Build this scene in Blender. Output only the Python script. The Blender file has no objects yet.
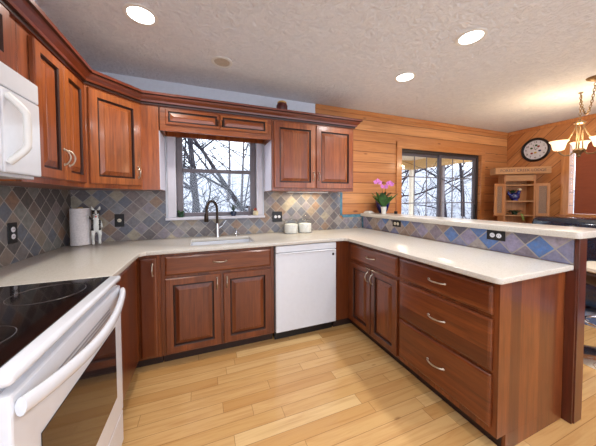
import bpy, bmesh, math, random
from mathutils import Vector, Matrix
R = math.radians
S = bpy.context.scene
COL = S.collection

# ------------------------------------------------------------------ camera
def setup_camera():
    f, yaw, pitch, roll, ppy = 244.69, R(21.12), R(-1.848), R(-0.194), 206.88
    fw = Vector((math.sin(yaw)*math.cos(pitch), math.cos(yaw)*math.cos(pitch), math.sin(pitch)))
    rt = Vector((math.cos(yaw), -math.sin(yaw), 0)); up = rt.cross(fw)
    rt2 = rt*math.cos(roll) + up*math.sin(roll); up2 = up*math.cos(roll) - rt*math.sin(roll)
    cam = bpy.data.cameras.new('camera'); o = bpy.data.objects.new('camera', cam); COL.objects.link(o)
    m = Matrix((rt2, up2, -fw)).transposed().to_4x4(); m.translation = Vector((1.087, -2.708, 1.297))
    o.matrix_world = m
    cam.sensor_width = 36; cam.lens = f/596*36; cam.shift_y = -(223-ppy)/596
    cam.clip_start = 0.02; cam.clip_end = 200
    S.camera = o
setup_camera()
S.view_settings.view_transform = 'Standard'; S.view_settings.look = 'None'
S.view_settings.gamma = 1; S.view_settings.use_curve_mapping = False
S.view_settings.exposure = 0.26

# ------------------------------------------------------------------ world and lights
W = bpy.data.worlds.new('world'); S.world = W; W.use_nodes = True
wb = W.node_tree.nodes['Background']; wb.inputs[0].default_value = (0.77, 0.86, 1.0, 1); wb.inputs[1].default_value = 2.7

def area_light(name, loc, size, power, col, rot=(0, 0, 0), size_y=None, shape=None):
    l = bpy.data.lights.new(name, 'AREA'); l.energy = power; l.color = col; l.size = size
    l.shape = shape or ('RECTANGLE' if size_y else 'DISK')
    if size_y: l.size_y = size_y
    o = bpy.data.objects.new(name, l); o.location = loc; o.rotation_euler = rot; COL.objects.link(o); return o
WARM = (1.0, 0.94, 0.84)
CAN = [(0.743, -0.909), (2.873, -1.498), (2.873, -0.89)]
CAN_FILL = [(0.9, -2.9), (2.1, -3.1), (3.6, -3.3), (4.9, -3.2)]  # unseen lamps added behind the camera as room fill
CAN_POWER = 7.5
for i, (x, y) in enumerate(CAN + CAN_FILL):
    l = area_light('recessed_and_fill_bulb', (x, y, 2.415), 0.13, CAN_POWER*(1.0 if i < 3 else 1.5), WARM if i == 0 else (1, .97, .95))
    l.data.spread = R(165)

# ------------------------------------------------------------------ node helpers
class NT:
    def __init__(s, name):
        s.m = bpy.data.materials.new(name); s.m.use_nodes = True
        s.t = s.m.node_tree; s.b = s.t.nodes['Principled BSDF']
    def n(s, typ, **kw):
        nd = s.t.nodes.new(typ)
        for k, v in kw.items(): setattr(nd, k, v)
        return nd
    def put(s, sock, v):
        if isinstance(v, bpy.types.NodeSocket): s.t.links.new(v, sock)
        elif isinstance(v, (tuple, list)) and len(v) == 3 and sock.type == 'RGBA': sock.default_value = (*v, 1)
        else: sock.default_value = v
    def math(s, op, a, b=0.0, c=None):
        nd = s.n('ShaderNodeMath', operation=op); s.put(nd.inputs[0], a); s.put(nd.inputs[1], b)
        if c is not None: s.put(nd.inputs[2], c)
        return nd.outputs[0]
    def mix(s, f, a, b, blend='MIX'):
        nd = s.n('ShaderNodeMix', data_type='RGBA', blend_type=blend)
        s.put(nd.inputs[0], f); s.put(nd.inputs[6], a); s.put(nd.inputs[7], b); return nd.outputs[2]
    def pos(s, kind='world'):
        if kind == 'world': v = s.n('ShaderNodeNewGeometry').outputs['Position']
        else: v = s.n('ShaderNodeTexCoord').outputs['Object']
        sp = s.n('ShaderNodeSeparateXYZ'); s.t.links.new(v, sp.inputs[0]); return v, sp.outputs[0], sp.outputs[1], sp.outputs[2]
    def vec(s, x, y, z=0.0):
        nd = s.n('ShaderNodeCombineXYZ'); s.put(nd.inputs[0], x); s.put(nd.inputs[1], y); s.put(nd.inputs[2], z); return nd.outputs[0]
    def white(s, v):
        nd = s.n('ShaderNodeTexWhiteNoise', noise_dimensions='3D'); s.put(nd.inputs[0], v); return nd.outputs[0]
    def noise(s, v, scale=1.0, detail=3.0, rough=.5, dist=0.0):
        nd = s.n('ShaderNodeTexNoise'); s.put(nd.inputs['Vector'], v); nd.inputs['Scale'].default_value = scale
        nd.inputs['Detail'].default_value = detail; nd.inputs['Roughness'].default_value = rough
        nd.inputs['Distortion'].default_value = dist; return nd.outputs[0]
    def ramp(s, f, stops, interp='LINEAR'):
        nd = s.n('ShaderNodeValToRGB'); cr = nd.color_ramp; cr.interpolation = interp
        while len(cr.elements) < len(stops): cr.elements.new(0.5)
        for e, (p, c) in zip(cr.elements, stops): e.position = p; e.color = (*c, 1)
        s.put(nd.inputs[0], f); return nd.outputs[0]
    def bump(s, h, strength=.3, dist=.01):
        nd = s.n('ShaderNodeBump'); nd.inputs['Strength'].default_value = strength; nd.inputs['Distance'].default_value = dist
        s.put(nd.inputs['Height'], h); s.t.links.new(nd.outputs[0], s.b.inputs['Normal'])
    def out(s, col=None, rough=None, metal=None, coat=None):
        if col is not None: s.put(s.b.inputs['Base Color'], col)
        if rough is not None: s.put(s.b.inputs['Roughness'], rough)
        if metal is not None: s.b.inputs['Metallic'].default_value = metal
        if coat is not None: s.b.inputs['Coat Weight'].default_value = coat; s.b.inputs['Coat Roughness'].default_value = .12
        return s.m

def sr(r, g, b):                       # sRGB 0-255 -> linear
    def f(c):
        c /= 255; return c/12.92 if c <= .04045 else ((c+.055)/1.055)**2.4
    return (f(r), f(g), f(b))

def plain(name, col, rough=.5, metal=0, coat=0, var=.06, scale=30):
    n = NT(name); v, x, y, z = n.pos('obj')
    f = n.noise(v, scale, 3)
    dark = tuple(c*(1-var*2) for c in col); lite = tuple(min(1, c*(1+var)) for c in col)
    return n.out(n.ramp(f, [(.3, dark), (.7, lite)]), rough, metal, coat)

def emissive(name, col, strength):
    n = NT(name); n.put(n.b.inputs['Emission Color'], col); n.b.inputs['Emission Strength'].default_value = strength
    return n.out(col, .5)

def wood(name, vertical, tones, dark, rough=.28, board=.085, coat=.3, kind='obj'):
    """boards glued edge to edge; grain runs along z when vertical, else along x (or y)"""
    n = NT(name); v, x, y, z = n.pos(kind)
    rnd = n.n('ShaderNodeObjectInfo').outputs['Random']
    if vertical: across, along, third = n.math('ADD', x, n.math('MULTIPLY', y, .9)), z, y
    else: across, along, third = z, x, y
    cell = n.math('FLOOR', n.math('ADD', n.math('DIVIDE', across, board), n.math('MULTIPLY', rnd, 17.3)))
    h = n.white(n.vec(cell, n.math('MULTIPLY', rnd, 91.7), 3.0))
    off = n.math('MULTIPLY', h, 40)
    if vertical: g = n.vec(n.math('ADD', n.math('MULTIPLY', x, 22), off), n.math('MULTIPLY', y, 22), n.math('MULTIPLY', z, 1.6))
    else: g = n.vec(n.math('ADD', n.math('MULTIPLY', x, 1.6), off), n.math('MULTIPLY', y, 3 if kind == 'obj' else 1.6), n.math('MULTIPLY', z, 22))
    g1 = n.noise(g, 1.0, 5, .6, 1.2); g2 = n.noise(g, 4.5, 4, .65, .3)
    base = n.ramp(h, [(0, tones[0]), (.35, tones[1]), (.7, tones[2]), (1, tones[3])])
    k = n.math('ADD', n.math('MULTIPLY', g1, .7), n.math('MULTIPLY', g2, .45))
    fac = n.ramp(k, [(.38, (0, 0, 0)), (.72, (1, 1, 1))])
    c = n.mix(n.math('MULTIPLY', fac, .66), base, dark)
    n.bump(g2, .06, .004)
    return n.out(c, rough, 0, coat)

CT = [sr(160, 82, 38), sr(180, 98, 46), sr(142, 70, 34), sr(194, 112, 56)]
M = {}
M['cherry_v'] = wood('cherry wood vertical grain', True, CT, sr(74, 32, 16))
M['cherry_h'] = wood('cherry wood horizontal grain', False, CT, sr(74, 32, 16), board=.12)
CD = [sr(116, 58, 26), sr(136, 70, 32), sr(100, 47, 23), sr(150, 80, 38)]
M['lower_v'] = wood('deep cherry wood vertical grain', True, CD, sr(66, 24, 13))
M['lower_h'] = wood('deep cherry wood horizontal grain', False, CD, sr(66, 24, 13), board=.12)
M['glaze'] = plain('dark glazed groove', sr(52, 24, 16), .35)
M['post'] = wood('dark red-brown post', True, [sr(92, 40, 24), sr(100, 44, 26), sr(86, 36, 22), sr(96, 42, 25)], sr(54, 22, 14), board=.3)
M['toe'] = plain('dark toe kick', sr(46, 24, 16), .6)
M['crown'] = wood('crown cherry', False, [sr(120, 52, 28)]*4, sr(70, 26, 14), board=.3)

def pine(name, mode):
    n = NT(name); v, x, y, z = n.pos('world')
    if mode == 'x': u, w = x, z
    elif mode == 'trim': n = None
    else:
        a = n.math('MULTIPLY', n.math('SUBTRACT', z, y), .7071); b = n.math('MULTIPLY', n.math('ADD', z, y), .7071)
        u, w = a, b
    t = n.math('DIVIDE', w, .137); row = n.math('FLOOR', t); fr = n.math('FRACT', t)
    h = n.white(n.vec(row, 5.0, 1.0))
    uo = n.math('ADD', u, n.math('MULTIPLY', h, 30))
    g = n.vec(n.math('MULTIPLY', uo, 1.3), n.math('MULTIPLY', w, 24), 0.0)
    g1 = n.noise(g, 1, 5, .6, 1.0)
    c = n.ramp(h, [(0, sr(196, 130, 76)), (.4, sr(210, 146, 90)), (.7, sr(184, 116, 66)), (1, sr(220, 158, 102))])
    f = n.ramp(g1, [(.42, (0, 0, 0)), (.7, (1, 1, 1))])
    c = n.mix(n.math('MULTIPLY', f, .5), c, sr(150, 84, 42))
    vo = n.n('ShaderNodeTexVoronoi'); n.put(vo.inputs['Vector'], n.vec(n.math('MULTIPLY', uo, 2.6), n.math('MULTIPLY', w, 7.3), 0.0)); vo.inputs['Scale'].default_value = 1
    kn = n.ramp(vo.outputs['Distance'], [(.06, (1, 1, 1)), (.13, (0, 0, 0))])
    c = n.mix(n.math('MULTIPLY', kn, .8), c, sr(98, 42, 20))
    gr = n.math('LESS_THAN', n.math('MINIMUM', fr, n.math('SUBTRACT', 1.0, fr)), .028)
    c = n.mix(n.math('MULTIPLY', gr, .75), c, sr(84, 38, 18))
    n.bump(n.math('SUBTRACT', 1.0, gr), .6, .004)
    return n.out(c, .38, 0, .12)
M['pine_x'] = pine('knotty pine boards', 'x')
M['pine_d'] = pine('knotty pine diagonal boards', 'd')
M['pine_trim'] = wood('pine trim', True, [sr(204, 138, 80), sr(212, 148, 88), sr(198, 130, 74), sr(218, 156, 96)], sr(168, 92, 44), board=.3)
M['pine_trim_h'] = wood('pine trim horizontal', False, [sr(204, 138, 80), sr(212, 148, 88), sr(198, 130, 74), sr(218, 156, 96)], sr(168, 92, 44), board=.3)
M['shelf_wood'] = wood('old tan wood', True, [sr(190, 130, 78), sr(200, 140, 86), sr(184, 122, 70), sr(196, 136, 84)], sr(150, 92, 50), rough=.6, coat=0)
M['shelf_wood_h'] = wood('old tan wood sideways', False, [sr(190, 140, 90)]*4, sr(152, 100, 58), rough=.6, coat=0)

def slate(name, axis, stops, side=.089, phase=None, accent=None):
    n = NT(name); v, x, y, z = n.pos('world')
    u = x if axis == 'x' else y
    p = n.math('DIVIDE', n.math('MULTIPLY', n.math('ADD', u, z), .7071), side)
    q = n.math('DIVIDE', n.math('MULTIPLY', n.math('SUBTRACT', u, z), .7071), side)
    if phase:          # centre a diamond on (u0, z0)
        u0, z0 = phase; k = .7071/side
        p = n.math('ADD', p, 100.5-(u0+z0)*k); q = n.math('ADD', q, 100.5-(u0-z0)*k)
    else: p = n.math('ADD', p, 100.13); q = n.math('ADD', q, 100.37)
    h = n.white(n.vec(n.math('FLOOR', p), n.math('FLOOR', q), 2.0))
    def edge(t):
        fr = n.math('FRACT', t); return n.math('MINIMUM', fr, n.math('SUBTRACT', 1.0, fr))
    e = n.math('MINIMUM', edge(p), edge(q))
    gm = n.math('LESS_THAN', e, .035)
    c = n.ramp(h, stops, 'CONSTANT')
    if accent:
        k = n.math('MULTIPLY', n.math('COMPARE', n.math('FLOOR', p), 100.0, .1), n.math('COMPARE', n.math('FLOOR', q), 100.0, .1))
        c = n.mix(k, c, accent)
    ns = n.noise(n.vec(x, n.math('ADD', y, n.math('MULTIPLY', h, 9)), z), 26, 5, .65)
    c = n.mix(n.ramp(ns, [(.35, (0, 0, 0)), (.75, (.6, .6, .6))]), c, sr(60, 60, 66))
    ns2 = n.noise(v, 60, 3)
    c = n.mix(n.math('MULTIPLY', ns2, .25), c, sr(190, 170, 150))
    c = n.mix(gm, c, sr(160, 154, 148))
    n.bump(n.math('ADD', n.math('MULTIPLY', n.math('SUBTRACT', 1.0, gm), .8), n.math('MULTIPLY', ns, .8)), .5, .006)
    return n.out(c, n.math('ADD', .34, n.math('MULTIPLY', h, .25)))
cols1 = [sr(116, 118, 130), sr(150, 146, 144), sr(96, 106, 126), sr(166, 148, 128), sr(132, 138, 148), sr(92, 90, 100),
         sr(178, 168, 148), sr(126, 116, 120), sr(110, 122, 142), sr(150, 122, 104), sr(140, 136, 150)]
M['slate_x'] = slate('slate tile', 'x', [(i/11, c) for i, c in enumerate(cols1)])
cols2 = [sr(107, 109, 116), sr(132, 120, 112), sr(78, 87, 105), sr(143, 109, 87), sr(116, 125, 125), sr(58, 56, 60),
         sr(129, 120, 107), sr(103, 89, 85), sr(89, 105, 125), sr(134, 125, 129), sr(67, 69, 78)]
M['slate_left'] = slate('slate tile left', 'y', [(i/11, c) for i, c in enumerate(cols2)], side=.095)
cols3 = [sr(125, 129, 168), sr(163, 154, 174), sr(109, 120, 170), sr(168, 152, 145), sr(138, 147, 188), sr(87, 89, 116),
         sr(176, 168, 168), sr(134, 125, 147), sr(71, 125, 197), sr(154, 132, 123), sr(150, 145, 181)]
M['slate_bar_daylit'] = slate('slate tile bar daylight cast', 'y', [(i/11, c) for i, c in enumerate(cols3)], side=.104, phase=(-1.83, .992), accent=sr(52, 120, 196))  # bar ramp shifted to lilac-blue for the daylight cast on this strip
M['slate_blue'] = plain('blue slate border', sr(84, 132, 152), .4, var=.25, scale=22)

def oak():
    n = NT('oak strip floor'); v, x, y, z = n.pos('world')
    t = n.math('DIVIDE', n.math('ADD', y, 50), .083); row = n.math('FLOOR', t); fr = n.math('FRACT', t)
    h = n.white(n.vec(row, 1.0, 7.0))
    s = n.math('DIVIDE', n.math('ADD', x, n.math('MULTIPLY', h, 9)), .78); ce = n.math('FLOOR', s); fs = n.math('FRACT', s)
    hb = n.white(n.vec(row, ce, 4.0))
    g = n.vec(n.math('ADD', n.math('MULTIPLY', x, 2.2), n.math('MULTIPLY', hb, 30)), n.math('MULTIPLY', y, 34), 0.0)
    g1 = n.noise(g, 1, 5, .6, .8)
    c = n.ramp(hb, [(0, sr(212, 168, 108)), (.3, sr(220, 178, 120)), (.55, sr(204, 156, 96)), (.8, sr(228, 192, 136)), (1, sr(216, 172, 112))])
    c = n.mix(n.math('MULTIPLY', n.ramp(g1, [(.45, (0, 0, 0)), (.72, (1, 1, 1))]), .45), c, sr(176, 116, 60))
    vo = n.n('ShaderNodeTexVoronoi'); n.put(vo.inputs['Vector'], n.vec(n.math('MULTIPLY', x, 3.0), n.math('MULTIPLY', y, 9.0), 0.0)); vo.inputs['Scale'].default_value = 1
    c = n.mix(n.math('MULTIPLY', n.ramp(vo.outputs['Distance'], [(.035, (1, 1, 1)), (.09, (0, 0, 0))]), .5), c, sr(120, 66, 30))
    e1 = n.math('LESS_THAN', n.math('MINIMUM', fr, n.math('SUBTRACT', 1.0, fr)), .018)
    e2 = n.math('LESS_THAN', n.math('MINIMUM', fs, n.math('SUBTRACT', 1.0, fs)), .002)
    e = n.math('MAXIMUM', e1, e2)
    c = n.mix(n.math('MULTIPLY', e, .55), c, sr(120, 70, 34))
    n.bump(n.math('SUBTRACT', 1.0, e), .3, .002)
    return n.out(c, .24, 0, .35)
M['oak'] = oak()

def ceiling_mat():
    n = NT('stippled ceiling paint'); v, x, y, z = n.pos('world')
    a = n.noise(v, 17, 4, .6, 1.5); b = n.noise(v, 60, 3)
    n.bump(n.math('ADD', a, n.math('MULTIPLY', b, .3)), .6, .04)
    return n.out(n.ramp(a, [(.3, sr(222, 226, 234)), (.7, sr(236, 239, 245))]), .8)
M['ceiling'] = ceiling_mat()
M['drywall'] = plain('white wall paint', sr(224, 230, 240), .7, var=.02)
M['quartz'] = None
def quartz():
    n = NT('cream speckled quartz'); v, x, y, z = n.pos('world')
    a = n.noise(v, 160, 3, .7); b = n.noise(v, 3, 2)
    c = n.ramp(a, [(.30, sr(184, 178, 168)), (.42, sr(206, 201, 192)), (.7, sr(214, 210, 203))])
    c = n.mix(n.math('MULTIPLY', b, .15), c, sr(204, 194, 176))
    return n.out(c, .2)
M['quartz'] = quartz()
M['white_gloss'] = plain('white enamel', sr(226, 230, 238), .22, coat=.3, var=.01)
M['white_matte'] = plain('white plastic', sr(232, 232, 230), .45, var=.01)
M['white_trim'] = plain('white painted trim', sr(206, 204, 214), .45, var=.02)
M['side_glare_panel'] = plain('cabinet side window glare', sr(240, 238, 252), .35, var=.01)  # pale colour stands in for window glare on the cabinet sides
M['grey_seam'] = plain('grey seam', sr(150, 152, 162), .5)
M['black_glass'] = plain('black ceramic glass', sr(20, 14, 16), .06, coat=.5, var=.05)
M['oven_glass'] = plain('oven door glass', sr(34, 26, 28), .05, coat=.6, var=.05)
M['ring'] = plain('burner ring print', sr(74, 66, 66), .3)
M['black'] = plain('black plastic', sr(22, 20, 22), .4)
M['black_metal'] = plain('black metal', sr(24, 24, 30), .35, .6)
M['nickel'] = plain('brushed nickel', sr(196, 188, 176), .28, 1)
M['chrome'] = plain('chrome', sr(214, 216, 220), .12, 1)
M['bronze'] = plain('dark bronze', sr(66, 54, 46), .35, .85)
M['brass'] = plain('antique brass', sr(142, 116, 84), .35, .7)
M['leather'] = plain('black leather', sr(26, 40, 60), .16, coat=.8, scale=60)  # blue in the base stands in for window light reflected off black leather
M['taupe'] = plain('taupe window frame', sr(112, 104, 110), .5, var=.03)
M['cream_tan'] = plain('cream tan paint', sr(214, 184, 132), .6)
M['cream'] = plain('cream paint', sr(230, 222, 204), .6)
M['cover'] = plain('tan cover', sr(196, 184, 168), .6)
M['door_grey'] = plain('grey door panel frame', sr(92, 86, 92), .45)
M['dark_frame'] = plain('dark bronze frame', sr(56, 48, 46), .45)
M['muntin'] = plain('grey muntins', sr(118, 112, 116), .5)
M['paper'] = plain('paper towel', sr(232, 226, 226), .9, scale=80)
M['socket'] = plain('ivory socket', sr(222, 214, 196), .4)
M['socket_w'] = plain('white socket', sr(228, 228, 236), .4)
M['green'] = plain('leaf green', sr(52, 104, 44), .45, var=.3, scale=20)
M['green_dark'] = plain('dark leaf green', sr(30, 66, 42), .45, var=.3, scale=20)
M['green_pale'] = plain('pale leaf green', sr(140, 168, 84), .5, var=.2)
M['orchid'] = plain('orchid petals', sr(206, 120, 196), .5, var=.15, scale=40)
M['cobalt'] = plain('cobalt glaze', sr(26, 34, 112), .15, coat=.5, var=.3, scale=14)
M['white_pot'] = plain('white ceramic', sr(230, 232, 228), .25, coat=.4)
M['blue_pot'] = plain('deep blue ceramic', sr(28, 44, 74), .2, coat=.4)
M['red'] = plain('red glaze', sr(150, 50, 40), .35)
M['yellow'] = plain('yellow glaze', sr(214, 176, 80), .4)
M['cream_glaze'] = plain('cream glaze', sr(220, 206, 170), .35)
M['maroon'] = plain('dark maroon pottery', sr(96, 34, 30), .4, var=.3)
M['terracotta'] = plain('terracotta', sr(176, 104, 64), .7)
M['pink'] = plain('pink paint', sr(220, 130, 130), .4)
M['flour'] = plain('white sugar', sr(238, 236, 230), .9)
M['linen'] = plain('white linen', sr(226, 222, 214), .9)
M['blind'] = wood('reddish blind', False, [sr(150, 76, 42)]*4, sr(132, 60, 32), rough=.6, coat=0)
M['mesh'] = None
def weave():
    n = NT('woven cane'); v, x, y, z = n.pos('obj')
    a = n.math('SINE', n.math('MULTIPLY', x, 420)); b = n.math('SINE', n.math('MULTIPLY', z, 420))
    f = n.math('GREATER_THAN', n.math('MULTIPLY', a, b), 0.0)
    return n.out(n.mix(f, sr(112, 84, 66), sr(156, 124, 98)), .7)
M['mesh'] = weave()
def rugmat():
    n = NT('patterned rug'); v, x, y, z = n.pos('world')
    vo = n.n('ShaderNodeTexVoronoi'); n.put(vo.inputs['Vector'], v); vo.inputs['Scale'].default_value = 9
    c = n.ramp(vo.outputs['Color'], [(0, sr(70, 96, 140)), (.3, sr(130, 150, 180)), (.5, sr(188, 184, 190)), (.7, sr(96, 70, 90)), (.85, sr(50, 80, 130))], 'CONSTANT')
    a = n.noise(v, 90, 2)
    return n.out(n.mix(n.math('MULTIPLY', a, .4), c, sr(150, 150, 165)), .95)
M['rug'] = rugmat()
def glassmat(name, tint=(1, 1, 1), refl=.9):
    n = NT(name); t = n.t
    tr = n.n('ShaderNodeBsdfTransparent'); tr.inputs[0].default_value = (*tint, 1)
    gl = n.n('ShaderNodeBsdfGlossy'); gl.inputs['Roughness'].default_value = .02
    lw = n.n('ShaderNodeLayerWeight'); lw.inputs[0].default_value = .5
    fr = n.math('ADD', .035, n.math('MULTIPLY', n.math('POWER', lw.outputs['Facing'], 4.0), .8))
    mx = n.n('ShaderNodeMixShader'); n.put(mx.inputs[0], n.math('MULTIPLY', fr, refl))
    t.links.new(tr.outputs[0], mx.inputs[1]); t.links.new(gl.outputs[0], mx.inputs[2])
    t.links.new(mx.outputs[0], t.nodes['Material Output'].inputs[0]); return n.m
M['pane'] = glassmat('window pane')
M['jar_glass'] = glassmat('jar glass', (.94, .96, .97), 1.2)
M['lamp_white'] = emissive('recessed lamp', (1.0, .97, .92), 9)
M['bowl_glow'] = emissive('lit frosted bowl', (1.0, .80, .52), 1.15)
def snowmat():
    n = NT('snowy leaf litter'); v, x, y, z = n.pos('world')
    a = n.noise(v, 2.2, 8, .75, .6); b = n.noise(v, .5, 2)
    c = n.ramp(a, [(.38, sr(104, 100, 104)), (.47, sr(150, 152, 160)), (.54, sr(186, 188, 194))])
    return n.out(n.mix(n.math('MULTIPLY', b, .3), c, sr(170, 170, 176)), .9)
M['snow'] = snowmat()
M['bark'] = plain('grey bark', sr(44, 40, 50), .9, var=.3, scale=8)
M['bark_pale'] = plain('pale bark', sr(92, 86, 90), .9, var=.3, scale=8)

# ------------------------------------------------------------------ mesh builder
class MB:
    def __init__(s): s.bm = bmesh.new()
    def box(s, a, b, bev=0, seg=2, rz=0, piv=None):
        x0, y0, z0 = [min(p, q) for p, q in zip(a, b)]; x1, y1, z1 = [max(p, q) for p, q in zip(a, b)]
        v = [s.bm.verts.new(p) for p in [(x0,y0,z0),(x1,y0,z0),(x1,y1,z0),(x0,y1,z0),(x0,y0,z1),(x1,y0,z1),(x1,y1,z1),(x0,y1,z1)]]
        fs = [s.bm.faces.new([v[i] for i in f]) for f in [(3,2,1,0),(4,5,6,7),(0,1,5,4),(1,2,6,5),(2,3,7,6),(3,0,4,7)]]
        if bev:
            es = list({e for f in fs for e in f.edges})
            bmesh.ops.bevel(s.bm, geom=es, offset=min(bev, .49*min(x1-x0, y1-y0, z1-z0)), segments=seg, profile=.5, affect='EDGES')
        return s
    def prism(s, pts, z0, z1):
        lo = [s.bm.verts.new((x, y, z0)) for x, y in pts]; hi = [s.bm.verts.new((x, y, z1)) for x, y in pts]
        s.bm.faces.new(lo[::-1]); s.bm.faces.new(hi); n = len(pts)
        for i in range(n): s.bm.faces.new((lo[i], lo[(i+1) % n], hi[(i+1) % n], hi[i]))
        return s
    def tube(s, pts, rad, n=10, cap=True, flat=1.0, closed=False):
        pts = [Vector(p) for p in pts]; L = len(pts)
        if not isinstance(rad, (list, tuple)): rad = [rad]*L
        rings = []; ref = None
        for i, p in enumerate(pts):
            if closed: t = pts[(i+1) % L]-pts[i-1]
            else: t = pts[min(i+1, L-1)]-pts[max(i-1, 0)]
            t.normalize()
            if ref is None:
                ref = Vector((0, 0, 1)) if abs(t.z) < .9 else Vector((1, 0, 0))
            u = (ref-t*ref.dot(t)).normalized(); ref = u; w = t.cross(u)
            rings.append([s.bm.verts.new(p+u*math.cos(2*math.pi*k/n)*rad[i]+w*math.sin(2*math.pi*k/n)*rad[i]*flat) for k in range(n)])
        for i in range(L if closed else L-1):
            a, b = rings[i], rings[(i+1) % L]
            for k in range(n): s.bm.faces.new((a[k], a[(k+1) % n], b[(k+1) % n], b[k]))
        if cap and not closed: s.bm.faces.new(rings[0][::-1]); s.bm.faces.new(rings[-1])
        return s
    def lathe(s, prof, c=(0, 0, 0), n=24, axis='z', cap=True):
        def P(r, h, a):
            if axis == 'z': return (c[0]+r*math.cos(a), c[1]+r*math.sin(a), c[2]+h)
            if axis == 'x': return (c[0]+h, c[1]+r*math.cos(a), c[2]+r*math.sin(a))
            return (c[0]+r*math.sin(a), c[1]+h, c[2]+r*math.cos(a))
        rings = []
        for r, h in prof:
            if r < 1e-6: rings.append([s.bm.verts.new(P(0, h, 0))])
            else: rings.append([s.bm.verts.new(P(r, h, 2*math.pi*k/n)) for k in range(n)])
        for a, b in zip(rings, rings[1:]):
            if len(a) == 1 and len(b) == 1: continue
            for k in range(n):
                if len(a) == 1: s.bm.faces.new((a[0], b[(k+1) % n], b[k]))
                elif len(b) == 1: s.bm.faces.new((a[k], a[(k+1) % n], b[0]))
                else: s.bm.faces.new((a[k], a[(k+1) % n], b[(k+1) % n], b[k]))
        if cap and len(rings[0]) > 1: s.bm.faces.new(rings[0][::-1])
        if cap and len(rings[-1]) > 1: s.bm.faces.new(rings[-1])
        return s
    def rings(s, loops, close_last=True, close_first=True):
        rs = [[s.bm.verts.new(p) for p in l] for l in loops]; n = len(rs[0])
        for a, b in zip(rs, rs[1:]):
            for k in range(n): s.bm.faces.new((a[k], a[(k+1) % n], b[(k+1) % n], b[k]))
        if close_first: s.bm.faces.new(rs[0][::-1])
        if close_last: s.bm.faces.new(rs[-1])
        return s
    def ball(s, c, r, u=14, v=9):
        rx, ry, rz = r if isinstance(r, (tuple, list)) else (r, r, r)
        m = Matrix.Translation(c) @ Matrix.Diagonal((rx, ry, rz, 1))
        bmesh.ops.create_uvsphere(s.bm, u_segments=u, v_segments=v, radius=1, matrix=m); return s
    def leaf(s, base, d, length, width, droop=.3, up=Vector((0, 0, 1)), n=6):
        """a blade with thickness, from base along d, drooping"""
        d = Vector(d).normalized(); side = d.cross(up)
        side = side.normalized() if side.length > .05 else Vector((1, 0, 0))
        p = Vector(base); rows = []
        for i in range(n+1):
            t = i/n; w = width*math.sin(math.pi*min(.97, t*.85+.12))*.5 if i < n else width*.03
            rows.append((p.copy(), w)); dd = (d-Vector((0, 0, 1))*droop*t*1.6).normalized(); p += dd*length/n
        th = max(.0008, width*.05); loops = []
        for q, w in rows:
            nr = side.cross(d).normalized()
            loops.append([q-side*w, q+nr*th-nr*w*.15*0, q+side*w, q-nr*th-nr*w*.2])
        s.rings(loops); return s
    def build(s, name, mat, parent=None, smooth=None, kind=None, label=None, cat=None, group=None, loc=None, rz=0):
        bmesh.ops.recalc_face_normals(s.bm, faces=s.bm.faces)
        me = bpy.data.meshes.new(name); s.bm.to_mesh(me); s.bm.free()
        for mm in (mat if isinstance(mat, (list, tuple)) else [mat]): me.materials.append(mm)
        if smooth is not None:
            me.polygons.foreach_set('use_smooth', [True]*len(me.polygons))
            if smooth < 180: me.set_sharp_from_angle(angle=R(smooth))
        o = bpy.data.objects.new(name, me); COL.objects.link(o)
        if parent: o.parent = parent
        if loc: o.location = loc
        if rz: o.rotation_euler.z = rz
        tag(o, label, cat, group, kind); return o
def tag(o, label=None, cat=None, group=None, kind=None):
    if label: o['label'] = label
    if cat: o['category'] = cat
    if group: o['group'] = group
    if kind: o['kind'] = kind
    return o
def empty(name, loc, label, cat, group=None, rz=0):
    o = bpy.data.objects.new(name, None); o.location = loc; o.rotation_euler.z = rz; o.empty_display_size = .1
    COL.objects.link(o); return tag(o, label, cat, group)
def sub(name, parent, loc, rz=0):
    raise RuntimeError
def copy_tree(o, parent=None):
    c = o.copy(); COL.objects.link(c)
    if parent: c.parent = parent
    for ch in [k for k in bpy.data.objects if k.parent == o]: copy_tree(ch, c)
    return c
def struct(name, mb, mat, **k): return mb.build(name, mat, kind='structure', **k)

# ------------------------------------------------------------------ room shell
FX, RY = 6.067, -5.2      # far right wall, rear wall
struct('floor', MB().box((-.12, RY-.1, -.1), (FX+.1, .12, 0)), M['oak'])
struct('ceiling', MB().box((-.12, RY-.1, 2.44), (FX+.1, .12, 2.54)), M['ceiling'])
struct('wall_left', MB().box((-.12, RY, 0), (0, .12, 2.44)), M['drywall'])
w = MB()
w.box((0, 0, 0), (.836, .12, 2.44)).box((.836, 0, 0), (1.64, .12, 1.12)).box((.836, 0, 2.06), (1.64, .12, 2.44)).box((1.64, 0, 0), (2.36, .12, 2.44))
struct('wall_back', w, M['drywall'])
w = MB()
w.box((2.36, 0, 0), (3.69, .12, 2.44)).box((3.69, 0, 2.01), (5.37, .12, 2.44)).box((5.37, 0, 0), (FX+.1, .12, 2.44))
struct('wall_back_pine', w, M['pine_x'])
w = MB()   # far right wall with a window opening  y -0.80 .. -2.2, z 1.05..2.1
WY0, WY1, WZ0, WZ1 = -.80, -2.3, 1.07, 2.10
w.box((FX, WY0, 0), (FX+.12, 0, 2.44)).box((FX, WY1, 0), (FX+.12, WY0, WZ0)).box((FX, WY1, WZ1), (FX+.12, WY0, 2.44)).box((FX, RY, 0), (FX+.12, WY1, 2.44))
struct('wall_right', w, M['pine_d'])
w = MB()   # unseen rear wall; wide openings shaped to let sky fill in
w.box((-.12, RY-.12, 0), (FX+.1, RY, .35)).box((-.12, RY-.12, 2.25), (FX+.1, RY, 2.44))
for x in (-.12, 1.95, 4.0, FX): w.box((x, RY-.12, .35), (x+.12, RY, 2.25))
struct('wall_rear', w, M['drywall'])
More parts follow.
